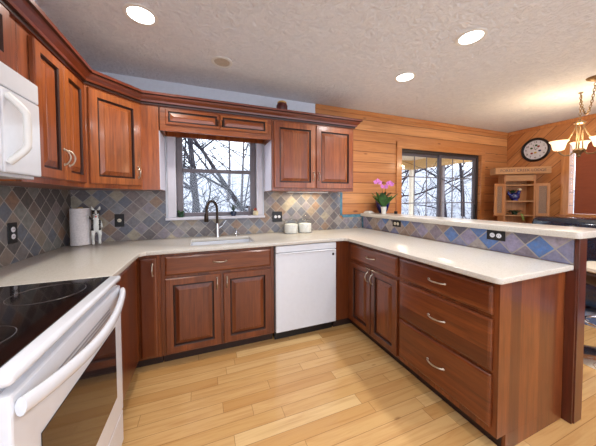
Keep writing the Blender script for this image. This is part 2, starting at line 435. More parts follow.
# pine trims along the ceiling
struct('trim_1', MB().box((2.362, -.018, 2.385), (FX-.002, -.001, 2.438), .003), M['pine_trim_h'])
struct('trim_2', MB().box((FX-.018, RY+.01, 2.385), (FX-.001, -.02, 2.438), .003), M['pine_trim'])
struct('baseboard_right', MB().box((FX-.016, RY+.01, .001), (FX-.001, -.02, .10), .003), M['pine_trim_h'])

# ------------------------------------------------------------------ kitchen window
win = struct('window_1', MB().box((.84, .03, 1.12), (.895, .10, 2.06), .004).box((1.58, .03, 1.12), (1.636, .10, 2.06), .004)
    .box((.895, .03, 1.12), (1.58, .10, 1.16), .004).box((.895, .03, 2.02), (1.58, .10, 2.06), .004), M['taupe'])
MB().box((.895, .035, 1.575), (1.58, .075, 1.612), .004).build('meeting_rail', M['taupe'], win)
MB().box((.897, .055, 1.16), (1.578, .061, 1.576)).build('lower_pane', M['pane'], win)
MB().box((.897, .07, 1.61), (1.578, .076, 2.02)).build('upper_pane', M['pane'], win)
MB().box((.762, -.02, 1.118), (.838, -.001, 2.10), .004).box((1.638, -.02, 1.118), (1.705, -.001, 2.10), .004).build('casing', M['white_trim'], win)
MB().box((.742, -.055, 1.092), (1.722, .03, 1.118), .006).build('window_sill', M['white_trim'], win)

# ------------------------------------------------------------------ sliding glass door
dr = struct('door_1', MB().box((3.69, .03, 0), (3.73, .11, 2.01), .003).box((5.33, .03, 0), (5.37, .11, 2.01), .003)
    .box((3.73, .03, 1.965), (5.33, .11, 2.01), .003).box((3.73, .03, 0), (5.33, .11, .03), .003), M['dark_frame'])
for k, (x0, x1, y0) in enumerate([(3.73, 4.56, .075), (4.49, 5.33, .045)]):
    y1 = y0+.028; st = .05
    MB().box((x0, y0, .03), (x0+st, y1, 1.965), .003).box((x1-st, y0, .03), (x1, y1, 1.965), .003).box((x0+st, y0, 1.925), (x1-st, y1, 1.965), .003)\
        .box((x0+st, y0, .03), (x1-st, y1, .11), .003).build('door_panel', M['door_grey'], dr)
    MB().box((x0+st, y0+.010, .11), (x1-st, y0+.016, 1.925)).build('door_pane', M['pane'], dr)
    g = MB()
    for i in (1, 2): xx = x0+st+(x1-x0-2*st)*i/3; g.box((xx-.007, y0+.002, .11), (xx+.007, y0+.009, 1.925))
    for zz in (1.23, 1.62, .84, .45): g.box((x0+st, y0+.003, zz-.007), (x1-st, y0+.0085, zz+.007))
    g.build('grille', M['muntin'], dr)
MB().box((5.285, .018, .95), (5.315, .045, 1.2), .008).build('door_handle', M['black'], dr)
MB().box((3.60, -.02, 0), (3.69, -.001, 2.09), .005).box((5.37, -.02, 0), (5.46, -.001, 2.09), .005).box((3.60, -.022, 2.0), (5.46, -.001, 2.095), .005).build('door_casing', M['pine_trim_h'], dr)

# ------------------------------------------------------------------ right wall window with blind
w2 = struct('window_2', MB().box((FX-.02, WY0, WZ0-.02), (FX-.001, WY0+.09, WZ1+.09), .004).box((FX-.02, WY1-.09, WZ0-.02), (FX-.001, WY1, WZ1+.09), .004)
    .box((FX-.022, WY1, WZ1), (FX-.001, WY0, WZ1+.09), .004), M['pine_trim'])
MB().box((FX-.07, WY1-.12, WZ0-.045), (FX-.001, WY0+.12, WZ0-.02), .004).build('window_sill', M['pine_trim'], w2)
MB().box((FX+.05, WY1+.002, WZ0+.002), (FX+.056, WY0-.002, WZ1-.002)).build('window_pane', M['pane'], w2)
MB().box((FX+.012, WY1+.01, WZ0+.003), (FX+.016, WY0-.05, WZ1-.02)).build('roller_blind', M['blind'], w2)

# ------------------------------------------------------------------ porch outside the sliding door
PX, PY = 6.9, 2.9
struct('porch_floor', MB().box((3.3, .13, -.12), (PX+.3, PY+.1, -.03)), M['cream_tan'])
struct('porch_ceiling', MB().box((3.3, .13, 2.42), (PX+.1, PY+.1, 2.5)), M['cream'])
p = MB().box((3.3, PY, 2.16), (PX+.1, PY+.1, 2.42)).box((PX, .13, 2.16), (PX+.1, PY, 2.42))
struct('porch_beam', p, M['cream_tan'])
p = MB().box((3.3, PY, -.12), (PX+.1, PY+.1, .75)).box((PX, .13, -.12), (PX+.1, PY, .75))
struct('porch_wall', p, M['cream'])
for x in (3.31, 4.2, 5.5, PX-.02): struct('porch_post', MB().box((x, PY+.005, .75), (x+.11, PY+.095, 2.16), .005), M['cream'])
for y in (.2, 1.0, 1.9): struct('porch_post', MB().box((PX+.005, y, .75), (PX+.095, y+.1, 2.16), .005), M['muntin'])

for (x, y, lb) in ((5.2, 1.5, 'round porch ceiling light beyond the left sliding panel'), (6.2, 1.0, 'round porch ceiling light beyond the right sliding panel')):
    c = MB().lathe([(.11, 0), (.12, -.02), (.09, -.06), (0, -.075)], n=24).build('porch_light', emissive('porch lamp glass', (1, .85, .6), 3), smooth=50, label=lb, cat='light', loc=(x, y, 2.4195))
    area_light('porch_bulb', (x, y, 2.33), .2, 14, (1, .86, .66))
# ------------------------------------------------------------------ snowy slope and bare trees
def hill_z(x, y): return -1.3+max(0, y-2)*.16+max(0, y-7)*.12+.25*math.sin(x*.6)*math.cos(y*.4)+max(0, x-9)*.06
g = MB(); NX, NY = 40, 26
vv = [[g.bm.verts.new((-12+i*1.25, .3+j*1.0, hill_z(-12+i*1.25, .3+j*1.0))) for j in range(NY)] for i in range(NX)]
for i in range(NX-1):
    for j in range(NY-1): g.bm.faces.new((vv[i][j], vv[i+1][j], vv[i+1][j+1], vv[i][j+1]))
struct('snowy_hillside', g, M['snow'], smooth=180)
g = MB(); vv = [[g.bm.verts.new((6.4+i*1.2, .3-j*1.3, -1.3+max(0, i-5)*.2)) for j in range(9)] for i in range(20)]
for i in range(19):
    for j in range(8): g.bm.faces.new((vv[i][j], vv[i+1][j], vv[i+1][j+1], vv[i][j+1]))
struct('snowy_side_yard', g, M['snow'], smooth=180)

def tree(x, y, h, r, seed, lean=(0, 0), label='', mat='bark', depth=3, group='bare trees on the snowy slope', low=.12, nb=9):
    rng = random.Random(seed); mb = MB(); zb = hill_z(x, y) if y > .2 else -1.3
    def limb(p, d, length, rad, lev):
        n = 7; pts = [p.copy()]; rr = [rad]; q = p.copy(); dd = d.copy()
        for i in range(n):
            dd = (dd+Vector((rng.uniform(-1, 1), rng.uniform(-1, 1), rng.uniform(-.5, .7)))*(.06 if lev == 0 else .2)).normalized()
            q = q+dd*length/n; pts.append(q.copy()); rr.append(rad*(1-.85*(i+1)/n)+.0025)
        mb.tube(pts, rr, 7 if lev == 0 else (5 if lev == 1 else 3), cap=lev == 0)
        if lev < depth:
            k = nb if lev == 0 else (6 if lev == 1 else 4)
            for j in range(k):
                t = rng.uniform(low if lev == 0 else .15, .98); i = min(n-1, int(t*n)); pp = pts[i].lerp(pts[i+1], t*n-i)
                a = rng.uniform(0, 6.28); out = Vector((math.cos(a), math.sin(a), rng.uniform(.15, 1.0))).normalized()
                limb(pp, out, length*rng.uniform(.3, .5), rr[i]*.45+.002, lev+1)
    limb(Vector((x, y, zb-.1)), Vector((lean[0], lean[1], 1)).normalized(), h, r, 0)
    o = mb.build('bare_tree', M[mat]); o.data.transform(Matrix.Translation((-x, -y, -zb))); o.location = (x, y, zb)
    return tag(o, label, 'tree', group)
tree(.99, 3.0, 7.5, .085, 3, (.01, 0), 'thick dark bare trunk standing upright left of centre in the kitchen window', group=None, nb=9)
tree(3.5, 4.4, 7.5, .085, 11, (-.68, 0), 'bare tree leaning to the left behind the right half of the kitchen window', group=None, nb=12)
tree(.55, 3.3, 5, .03, 6, (.02, 0), 'thin bare sapling at the left edge of the kitchen window', group=None, nb=12)
tree(1.62, 3.2, 5, .025, 24, (.12, 0), 'slender bare sapling in the middle of the kitchen window', group=None, nb=12)
rng = random.Random(5)
for i in range(5):
    tree(rng.uniform(-1.0, 4.6), rng.uniform(6, 15), rng.uniform(6, 9), rng.uniform(.05, .09), 40+i, (rng.uniform(-.15, .15), 0),
         'bare winter tree further up the snowy slope beyond the kitchen window', 'bark_pale', depth=2, group='trees up the slope beyond the kitchen window', nb=8)
for i in range(13):
    x = 7.8+i*.95+rng.uniform(-.25, .25)
    tree(x, rng.uniform(4.2, 9), rng.uniform(6, 9), rng.uniform(.05, .13), 90+i, (rng.uniform(-.08, .08), 0),
         'bare winter tree in the woods beyond the porch outside the sliding door', rng.choice(['bark', 'bark_pale']), depth=2, group='woods beyond the porch', nb=8)
mb = MB(); rng = random.Random(8)       # underbrush nobody could count
for i in range(420):
    y = rng.uniform(4.0, 13); x = 1.087+(y+2.7)*rng.uniform(-.12, .30) if i < 240 else 1.087+(y+2.7)*rng.uniform(.85, 1.7)
    z = hill_z(x, y); a = rng.uniform(0, 6.28); L = rng.uniform(.5, 1.8)
    p0 = Vector((x, y, z)); p1 = p0+Vector((math.cos(a)*L*.25, math.sin(a)*L*.25, L*.6)); p2 = p1+Vector((math.cos(a+.6)*L*.3, math.sin(a)*L*.2, L*.4))
    mb.tube([p0, p1, p2], [.012, .007, .002], 3)
mb.build('underbrush', M['bark_pale'], kind='stuff', label='tangle of thin bare brush on the snowy slope', cat='brush')

# ------------------------------------------------------------------ backsplashes
T = .010
b = MB().box((T+.001, -T, .916), (.742, -.0005, 1.379)).box((.742, -T, .916), (1.722, -.0005, 1.091)).box((1.722, -T, .916), (2.70, -.0005, 1.379)).box((2.70, -T, .916), (3.03, -.0005, 1.06))
bs = b.build('tile_backsplash', M['slate_x'], label='diamond-set slate tile backsplash under the window wall cabinets', cat='backsplash')
b = MB().box((2.70, -T-.001, 1.085), (2.735, -.0006, 1.379), .002)
for i in range(2): b.box((2.735+i*.157, -T-.001, 1.060), (2.735+(i+1)*.157-.004, -.0006, 1.095), .002)
b.box((3.03, -T-.001, .916), (3.055, -.0006, 1.06), .002)
b.build('border_tile', M['slate_blue'], bs, label='blue slate border tiles')
MB().box((.0005, RY+2.5, .916), (T, -.001, 1.379)).build('tile_backsplash', M['slate_left'], label='dark diamond slate tile backsplash behind the range on the left wall', cat='backsplash')
# knee wall of the peninsula
struct('wall_peninsula', MB().box((3.062, -1.985, 0), (3.13, -.001, 1.069)), M['pine_trim'])
MB().box((3.05, -1.982, .916), (3.0615, -.012, 1.069)).build('tile_backsplash', M['slate_bar_daylit'], label='slate tile strip coloured with a blue daylight cast between the peninsula counter and raised bar', cat='backsplash')
struct('trim_3', MB().box((3.052, -2.005, 0), (3.135, -1.9855, 1.069), .002).box((3.035, -2.0, 0), (3.0515, -1.957, .884)), M['post'])

# ------------------------------------------------------------------ countertop and bar top
def arc(cx, cy, r, a0, a1, n=6): return [(cx+r*math.cos(R(a0+(a1-a0)*i/n)), cy+r*math.sin(R(a0+(a1-a0)*i/n))) for i in range(n+1)]
def slab(outer, hole, z0, z1, bev=.005):
    bm = bmesh.new(); es = []
    for loop in ([outer]+([hole] if hole else [])):
        vs = [bm.verts.new((x, y, z1)) for x, y in loop]
        es += [bm.edges.new((vs[i], vs[(i+1) % len(vs)])) for i in range(len(vs))]
    bmesh.ops.triangle_fill(bm, use_beauty=True, edges=es)
    bmesh.ops.dissolve_limit(bm, angle_limit=.01, verts=bm.verts, edges=bm.edges)
    r = bmesh.ops.extrude_face_region(bm, geom=list(bm.faces))
    bmesh.ops.translate(bm, vec=(0, 0, z0-z1), verts=[v for v in r['geom'] if isinstance(v, bmesh.types.BMVert)])
    bmesh.ops.recalc_face_normals(bm, faces=bm.faces)
    hz = [e for e in bm.edges if len(e.link_faces) == 2 and abs(e.calc_face_angle(0)) > .8 and abs(e.verts[0].co.z-e.verts[1].co.z) < 1e-5]
    bmesh.ops.bevel(bm, geom=hz, offset=bev, segments=3, profile=.5, affect='EDGES')
    m = MB(); m.bm.free(); m.bm = bm; return m
SX0, SX1, SY0, SY1 = .98, 1.52, -.52, -.16
outer = [(.001, -.001), (3.049, -.001), (3.049, -1.985)] + arc(2.42, -1.955, .03, 270, 180) + [(2.39, -.68), (2.36, -.648), (.69, -.648), (.652, -.68), (.652, -1.236), (.001, -1.236)]
hole = [(SX0, SY0), (SX1, SY0), (SX1, SY1), (SX0, SY1)]
ct = slab(outer, hole, .885, .915).build('countertop', M['quartz'], smooth=30, label='cream speckled quartz countertop wrapping the kitchen in a U', cat='countertop')
bt = [(3.008, -.012), (3.008, -1.99)] + arc(3.04, -1.99, .032, 180, 270)[1:] + arc(3.315, -1.997, .025, 270, 360) + [(3.34, -.012)]
slab(bt, None, 1.07, 1.11).build('raised_counter', M['quartz'], smooth=30, label='raised cream quartz bar top along the peninsula', cat='countertop')
# sink
sk = MB(); t = .008
sk.box((SX0-t, SY0-t, .70), (SX1+t, SY1+t, .708)).box((SX0-t, SY0-t, .708), (SX0, SY1+t, .884)).box((SX1, SY0-t, .708), (SX1+t, SY1+t, .884)).box((SX0, SY0-t, .708), (SX1, SY0, .884)).box((SX0, SY1, .708), (SX1, SY1+t, .884))
s0 = sk.build('kitchen_sink', M['white_gloss'], label='white undermount kitchen sink below the window', cat='sink')
MB().lathe([(.001, 0), (.04, 0), (.042, .003), (.03, .005), (0, .004)], (1.25, -.34, .708), 20).build('drain', M['chrome'], s0, smooth=40)

# ------------------------------------------------------------------ cabinet parts (local: x width, front faces -y, z up)
def place(o, parent, loc, rz=0): o.parent = parent; o.location = loc; o.rotation_euler.z = rz; return o
def raised_door(w, h, parent, loc, mv, st=.058, th=.02, label=None, name='door'):
    def rect(i, y): return [(i, y, i), (w-i, y, i), (w-i, y, h-i), (i, y, h-i)]
    m = MB().rings([rect(0, 0), rect(0, -th+.005), rect(.005, -th), rect(st-.006, -th), rect(st, -th+.006), rect(st+.001, -.004)], close_last=False)
    # close back behind the panel
    d = m.build(name, [mv, M['glaze']]); place(d, parent, loc)
    for p in d.data.polygons:
        c_ = p.center
        if len(p.vertices) == 4 and -th-.001 < c_.y < -.001 and st-.0065 < min(c_.x, w-c_.x, c_.z, h-c_.z) < st+.004: p.material_index = 1
    if label: d['label'] = label
    i = st+.0012
    def r2(k, y): k += i; return [(k, y, k), (w-k, y, k), (w-k, y, h-k), (k, y, h-k)]
    pm = MB().rings([r2(0, -.0045), r2(0, -.006), r2(.008, -.0065), r2(min(.034, (w-2*i)*.25), -th+.004), r2(min(.036, (w-2*i)*.26), -th+.001)]).build('raised_panel', [mv, M['glaze']], d)
    for p in pm.data.polygons:
        c_ = p.center
        if len(p.vertices) == 4 and min(c_.x, w-c_.x, c_.z, h-c_.z) < i+.0085 and c_.y > -.008: p.material_index = 1
    return d
def slab_front(w, h, parent, loc, mh, name='drawer', th=.02):
    def rect(i, y): return [(i, y, i), (w-i, y, i), (w-i, y, h-i), (i, y, h-i)]
    d = MB().rings([rect(0, 0), rect(0, -th+.008), rect(.004, -th+.004), rect(.014, -th)]).build(name, mh); place(d, parent, loc); return d
def pull(parent, loc, L=.1, vert=False, mat='nickel', name='handle'):
    m = MB(); pts = []; rr = []; n = 14
    for i in range(n+1):
        t = i/n; a = (t-.5)*L; yy = -.004-.026*math.sin(math.pi*t)**.6
        pts.append((0, yy, a) if vert else (a, yy, 0)); rr.append(.0042+.0012*math.cos(2*math.pi*t)**2)
    m.tube(pts, rr, 8)
    for s in (-1, 1):
        c = (0, -.001, s*L/2) if vert else (s*L/2, -.001, 0)
        m.ball((c[0], -.003, c[2]), (.007, .004, .009) if vert else (.009, .004, .007), 10, 6)
    h = m.build(name, M[mat], parent, smooth=60); h.location = loc; return h
def carcass(root, w, dep, z0, z1, mv, toe=True, top=True, back=True, frame_w=None, closed_bottom=True):
    """panel box, front at y=0, back at y=dep"""
    t = .018; m = MB()
    m.box((0, .02, z0), (t, dep, z1)).box((w-t, .02, z0), (w, dep, z1)).box((t, .02, z0), (w-t, dep-.006, z0+t)).box((t, dep-.006, z0), (w-t, dep, z1))
    if top: m.box((t, .02, z1-t), (w-t, dep-.006, z1))
    m.build('carcass', mv, root)
    return root
def face(root, w, z0, z1, mv, opens=()):
    m = MB().box((0, 0, z0), (w, .02, z1), .001); return m.build('face_frame', mv, root)

# base cabinets -------------------------------------------------
# corner unit beside the range (L shaped)
c = empty('corner_base_cabinet', (0, 0, 0), 'L-shaped corner base cabinet of dark cherry between range and sink cabinet', 'cabinet')
MB().prism([(.012, -.012), (.775, -.012), (.775, -.609), (.609, -.609), (.609, -1.236), (.012, -1.236)], .09, .884).build('carcass', M['lower_v'], c)
MB().prism([(.05, -.03), (.77, -.03), (.77, -.54), (.54, -.54), (.54, -1.23), (.05, -1.23)], .001, .09).build('toe_kick', M['toe'], c)
d = slab_front(.115, .755, c, (.638, -.610, .105), M['lower_v'], 'door'); pull(d, (.088, -.02, .665), .085, True)
d = slab_front(.575, .755, c, (.610, -1.215, .105), M['lower_v'], 'door'); d.rotation_euler.z = R(90)
pull(d, (.055, -.02, .70), .085, True)
# sink cabinet
c = empty('sink_cabinet', (.776, -.609, 0), 'cherry sink base cabinet with false drawer and two raised panel doors', 'cabinet')
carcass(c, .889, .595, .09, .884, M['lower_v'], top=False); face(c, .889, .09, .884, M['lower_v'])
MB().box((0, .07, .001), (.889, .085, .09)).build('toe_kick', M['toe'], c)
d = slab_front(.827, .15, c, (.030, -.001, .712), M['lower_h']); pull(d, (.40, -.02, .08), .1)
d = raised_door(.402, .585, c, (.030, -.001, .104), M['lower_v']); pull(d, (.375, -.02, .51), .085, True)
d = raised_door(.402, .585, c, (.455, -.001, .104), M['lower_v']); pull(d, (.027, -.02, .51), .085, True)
# peninsula corner cabinet: origin at inner corner, local x runs toward the camera (world -y)
PXF = 2.44
c = empty('peninsula_cabinet', (0, 0, 0), 'cherry peninsula base cabinet with one drawer over two doors, beside the dishwasher', 'cabinet')
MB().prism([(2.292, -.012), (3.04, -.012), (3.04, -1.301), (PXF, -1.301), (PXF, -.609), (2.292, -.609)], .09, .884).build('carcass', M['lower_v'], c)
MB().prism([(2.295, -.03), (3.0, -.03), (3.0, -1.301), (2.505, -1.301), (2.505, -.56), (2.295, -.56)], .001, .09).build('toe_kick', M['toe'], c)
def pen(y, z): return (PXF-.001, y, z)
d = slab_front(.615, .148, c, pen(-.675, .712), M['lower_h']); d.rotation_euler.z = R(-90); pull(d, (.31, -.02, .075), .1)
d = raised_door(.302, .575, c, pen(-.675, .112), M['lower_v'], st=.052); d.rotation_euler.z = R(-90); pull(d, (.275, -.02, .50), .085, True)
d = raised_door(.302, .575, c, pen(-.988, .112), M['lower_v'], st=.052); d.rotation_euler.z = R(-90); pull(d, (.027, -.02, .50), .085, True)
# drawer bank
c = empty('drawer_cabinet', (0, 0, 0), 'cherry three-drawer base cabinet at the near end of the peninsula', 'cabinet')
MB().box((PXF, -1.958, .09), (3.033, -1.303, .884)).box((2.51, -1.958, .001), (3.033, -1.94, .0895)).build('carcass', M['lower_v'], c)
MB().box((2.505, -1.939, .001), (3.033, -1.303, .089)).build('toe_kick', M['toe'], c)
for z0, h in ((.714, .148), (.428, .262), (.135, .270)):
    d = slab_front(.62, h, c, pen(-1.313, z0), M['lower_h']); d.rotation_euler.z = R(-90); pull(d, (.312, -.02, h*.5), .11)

# dishwasher ------------------------------------------------------
c = empty('dishwasher', (1.672, -.612, 0), 'white built-in dishwasher with towel-bar style lip, right of the sink cabinet', 'dishwasher')
MB().box((.004, .02, .088), (.612, .58, .880)).build('tub_body', M['grey_seam'], c)
MB().box((.004, -.024, .098), (.612, .019, .812), .006).build('door', M['white_gloss'], c)
MB().box((.004, -.024, .818), (.612, .019, .878), .006).build('control_strip', M['white_gloss'], c)
MB().box((.02, -.034, .802), (.596, -.0245, .816), .004).build('handle', M['white_gloss'], c)
MB().lathe([(.012, 0), (.012, -.002), (0, -.002)], (.578, -.0245, .765), 16, 'y').build('badge', M['black'], c)
MB().box((.01, .05, .001), (.606, .08, .086)).build('toe_kick', M['black'], c)

# upper cabinets --------------------------------------------------
UZ0, UZ1 = 1.38, 2.115
# right of window
c = empty('wall_cabinet', (1.729, -.33, 0), 'two-door cherry wall cabinet right of the kitchen window', 'cabinet', 'cherry wall cabinets')
del c['group']
carcass(c, .951, .318, UZ0, UZ1, M['cherry_v']); face(c, .951, UZ0, UZ1, M['cherry_v'])
MB().box((-.004, .022, UZ0+.004), (-.0005, .316, UZ1-.23)).build('side_glare_panel', M['side_glare_panel'], c, label='cabinet side coloured pale for window glare')
d = raised_door(.455, .66, c, (.018, -.001, 1.41), M['cherry_v'], st=.062); pull(d, (.428, -.02, .125), .085, True)
d = raised_door(.455, .66, c, (.480, -.001, 1.41), M['cherry_v'], st=.062); pull(d, (.027, -.02, .125), .085, True)
# bridge over the window
c = empty('bridge_cabinet', (.750, -.33, 0), 'shallow cherry cabinet with two short doors spanning above the kitchen window', 'cabinet')
m = MB().box((0, .02, 1.905), (.018, .305, UZ1)).box((.958, .02, 1.905), (.976, .305, UZ1)).box((.018, .02, 2.08), (.958, .305, UZ1-.002)).box((.018, .285, 1.905), (.958, .305, 2.08))
m.build('carcass', M['cherry_v'], c); MB().box((0, 0, 1.885), (.976, .0195, UZ1), .002).build('face_frame', M['cherry_h'], c)
d = raised_door(.44, .135, c, (.045, -.001, 1.935), M['cherry_h'], st=.028, th=.016); pull(d, (.424, -.016, .055), .045, True, 'bronze')
d = raised_door(.44, .135, c, (.492, -.001, 1.935), M['cherry_h'], st=.028, th=.016); pull(d, (.016, -.016, .055), .045, True, 'bronze')
# under cabinet light strip below the bridge
# corner diagonal cabinet
c = empty('corner_wall_cabinet', (0, 0, 0), 'diagonal corner wall cabinet of cherry with a single raised panel door', 'cabinet')
MB().prism([(.002, -.012), (.742, -.012), (.742, -.33), (.612, -.33), (.33, -.612), (.002, -.612)], UZ0, UZ1).build('carcass', M['cherry_v'], c)
MB().box((.7425, -.316, UZ0+.004), (.746, -.022, UZ1-.23)).build('side_glare_panel', M['side_glare_panel'], c, label='cabinet side coloured pale for window glare')
d = raised_door(.355, .66, c, (.349, -.5935, 1.41), M['cherry_v'], st=.058); d.rotation_euler.z = R(45); pull(d, (.328, -.02, .105), .085, True)
# left two door cabinet
c = empty('wall_cabinet', (.33, -1.238, 0), 'tall two-door cherry wall cabinet on the left wall next to the microwave', 'cabinet', rz=R(90))
carcass(c, .624, .318, UZ0, UZ1, M['cherry_v']); face(c, .624, UZ0, UZ1, M['cherry_v'])
d = raised_door(.262, .66, c, (.078, -.001, 1.41), M['cherry_v'], st=.055); pull(d, (.238, -.02, .13), .085, True)
d = raised_door(.262, .66, c, (.346, -.001, 1.41), M['cherry_v'], st=.055); pull(d, (.024, -.02, .13), .085, True)
# above microwave
c = empty('wall_cabinet', (.33, -2.004, 0), 'short cherry wall cabinet above the microwave', 'cabinet', rz=R(90))
carcass(c, .764, .318, 1.815, UZ1, M['cherry_v']); face(c, .764, 1.815, UZ1, M['cherry_v'])
d = raised_door(.325, .235, c, (.040, -.001, 1.842), M['cherry_v'], st=.05); pull(d, (.30, -.02, .06), .07, True)
d = raised_door(.325, .235, c, (.370, -.001, 1.842), M['cherry_v'], st=.05); pull(d, (.025, -.02, .06), .07, True)
# crown moulding swept along the cabinet tops
prof = [(0, 2.085), (.012, 2.085), (.014, 2.098), (.026, 2.102), (.030, 2.116), (.050, 2.136), (.056, 2.150), (.070, 2.154), (.072, 2.172), (0, 2.172)]
path = [(-2.4, 0)]
P2 = [Vector((.331, -2.02)), Vector((.331, -.6125)), Vector((.6125, -.331)), Vector((2.681, -.331)), Vector((2.681, -.015))]
m = MB(); loops = []
for i, p in enumerate(P2):
    def nrm(a, b): t = (b-a).normalized(); return Vector((t.y, -t.x))
    if i == 0: nn = nrm(P2[0], P2[1]); k = 1
    elif i == len(P2)-1: nn = nrm(P2[-2], P2[-1]); k = 1
    else:
        a, b = nrm(P2[i-1], p), nrm(p, P2[i+1]); nn = (a+b).normalized(); k = 1/nn.dot(a)
    loops.append([(p.x+nn.x*(o+.001)*k, p.y+nn.y*(o+.001)*k, z+.002) for o, z in prof])
m.rings(loops)
cr = m.build('crown_molding', [M['crown'], M['glaze']], label='stepped dark cherry crown molding along the tops of the wall cabinets', cat='molding')
for p in cr.data.polygons:
    z_ = p.center.z
    if len(p.vertices) == 4 and (2.098 < z_ < 2.1045 or 2.151 < z_ < 2.1565 or abs(z_-2.0935) < .002): p.material_index = 1
# light strips under cabinets (real fixtures)
for (x, y, L, pw, lb) in ((2.2, -.14, .5, 2.2, 'slim under-cabinet light right of the window'),):
    c = MB().box((x-L/2, y-.02, 1.366), (x+L/2, y+.02, 1.3785), .003).build('under_cabinet_light', M['white_matte'], label=lb, cat='light')
    area_light('under_cabinet_bulb', (x, y, 1.363), L*.9, pw, (1, .84, .58), size_y=.03)

# ------------------------------------------------------------------ range
RY0, RY1 = -2.004, -1.243
c = empty('electric_range', (0, 0, 0), 'white freestanding electric range with black glass cooktop on the left wall', 'range')
MB().box((.03, RY0, .06), (.655, RY1, .890), .004).build('body', M['white_gloss'], c)
m = MB().box((.03, RY0, .890), (.695, RY1, .918), .012, 3); m.build('cooktop_frame', M['white_gloss'], c, smooth=40)
gt = MB().box((.10, RY0+.028, .9182), (.655, RY1-.028, .9225), .0015).build('cooktop_glass', M['black_glass'], c)
for (x, y, r) in ((.50, -1.44, .115), (.50, -1.81, .09), (.24, -1.44, .09), (.24, -1.81, .115)):
    pts = [(x+r*math.cos(2*math.pi*k/40), y+r*math.sin(2*math.pi*k/40), .9227) for k in range(40)]
    MB().tube(pts, .0012, 4, closed=True).build('burner_ring', M['ring'], gt)
bk = MB().box((.012, RY0, .918), (.085, RY1, 1.08), .01, 3).build('control_panel', M['white_gloss'], c)
for y in (-1.94, -1.86, -1.39, -1.31): MB().lathe([(.022, 0), (.020, .018), (0, .019)], (.086, y, 1.0), 16, 'x').build('knob', M['white_matte'], bk, smooth=40)
# door, slanted vent lip, window
dr2 = MB().box((.6555, RY0+.004, .235), (.690, RY1-.004, .868), .006).build('oven_door', M['white_gloss'], c)
MB().box((.6902, RY0+.10, .36), (.6925, RY1-.10, .70), .001).build('oven_window', M['oven_glass'], dr2)
m = MB()
for k in range(3): m.box((.6903, -1.86, .778+k*.014), (.6915, -1.40, .783+k*.014))
m.build('vent_slots', M['grey_seam'], dr2)
m = MB(); pts = []; rr = []
for i in range(21):
    t = i/20; pts.append((.702+.040*math.sin(math.pi*t)**.75, RY0+.012+(RY1-RY0-.03)*t, .838-.030*math.sin(math.pi*t))); rr.append(.021)
m.tube(pts, rr, 12, flat=.6)
m.build('door_handle', M['white_gloss'], dr2, smooth=60)
MB().box((.6555, RY0+.004, .065), (.688, RY1-.004, .228), .006).build('storage_drawer', M['white_gloss'], c)
MB().box((.08, RY0+.02, .001), (.60, RY1-.02, .06)).build('plinth', M['black'], c)

# ------------------------------------------------------------------ microwave
c = empty('microwave', (.001, RY0, 1.388), 'white over-the-range microwave under the short left cabinet', 'microwave')
MB().box((0, .002, 0), (.375, .760, .42), .004).build('body', M['white_gloss'], c)
MB().box((.3755, .002, .335), (.40, .760, .419), .004).build('vent_grille', M['white_gloss'], c)
dd = MB().box((.3755, .002, .012), (.402, .53, .330), .006).build('door', M['white_gloss'], c)
MB().box((.4022, .05, .06), (.4035, .44, .29), .0005).build('window', M['grey_seam'], dd)
m = MB(); pts = [(.404+.050*min(1, math.sin(math.pi*i/16)*1.5), .555+.012*math.sin(math.pi*i/16), .05+.255*i/16) for i in range(17)]
cp = MB().box((.3755, .535, .012), (.402, .760, .330), .006).build('control_panel', M['white_gloss'], c)
m.tube(pts, .0125, 12).build('handle', M['white_matte'], c, smooth=60)
MB().box((.4022, .655, .255), (.4030, .675, .275)).build('badge', M['cobalt'], cp)

# ------------------------------------------------------------------ faucet and dispenser
c = empty('kitchen_faucet', (1.215, -.10, .915), 'pull-down kitchen faucet with dark bronze gooseneck and chrome base at the sink', 'faucet')
MB().lathe([(.026, 0), (.026, .006), (.021, .02), (.019, .12), (.015, .14), (0, .141)], n=20).build('base', M['chrome'], c, smooth=40)
dx, dy = -.10, -.10
pts = [(0, 0, .13), (0, 0, .20), (0, 0, .26)]
for i in range(1, 13):
    a = math.pi*i/13; q = (1-math.cos(a))/2; pts.append((dx*q*1.0, dy*q*1.0, .27+.095*math.sin(a)))
pts.append((dx*1.04, dy*1.04, .24))
MB().tube(pts, .0125, 12).build('gooseneck', M['bronze'], c, smooth=60)
MB().lathe([(.014, 0), (.019, -.02), (.022, -.075), (.018, -.08), (0, -.08)], (dx*1.04, dy*1.04, .245), 16).build('spray_head', M['bronze'], c, smooth=50)
MB().tube([(.016, 0, .09), (.05, -.006, .115), (.088, -.01, .165)], [.010, .008, .005], 10).build('lever', M['chrome'], c, smooth=60)
c = empty('soap_dispenser', (1.405, -.085, .915), 'small chrome soap dispenser pump right of the faucet', 'dispenser')
MB().lathe([(.016, 0), (.016, .006), (.011, .012), (.010, .05), (0, .051)], n=16).build('collar', M['chrome'], c, smooth=40)
MB().tube([(0, 0, .045), (0, 0, .075), (-.02, -.03, .082)], .006, 10).build('spout', M['chrome'], c, smooth=60)

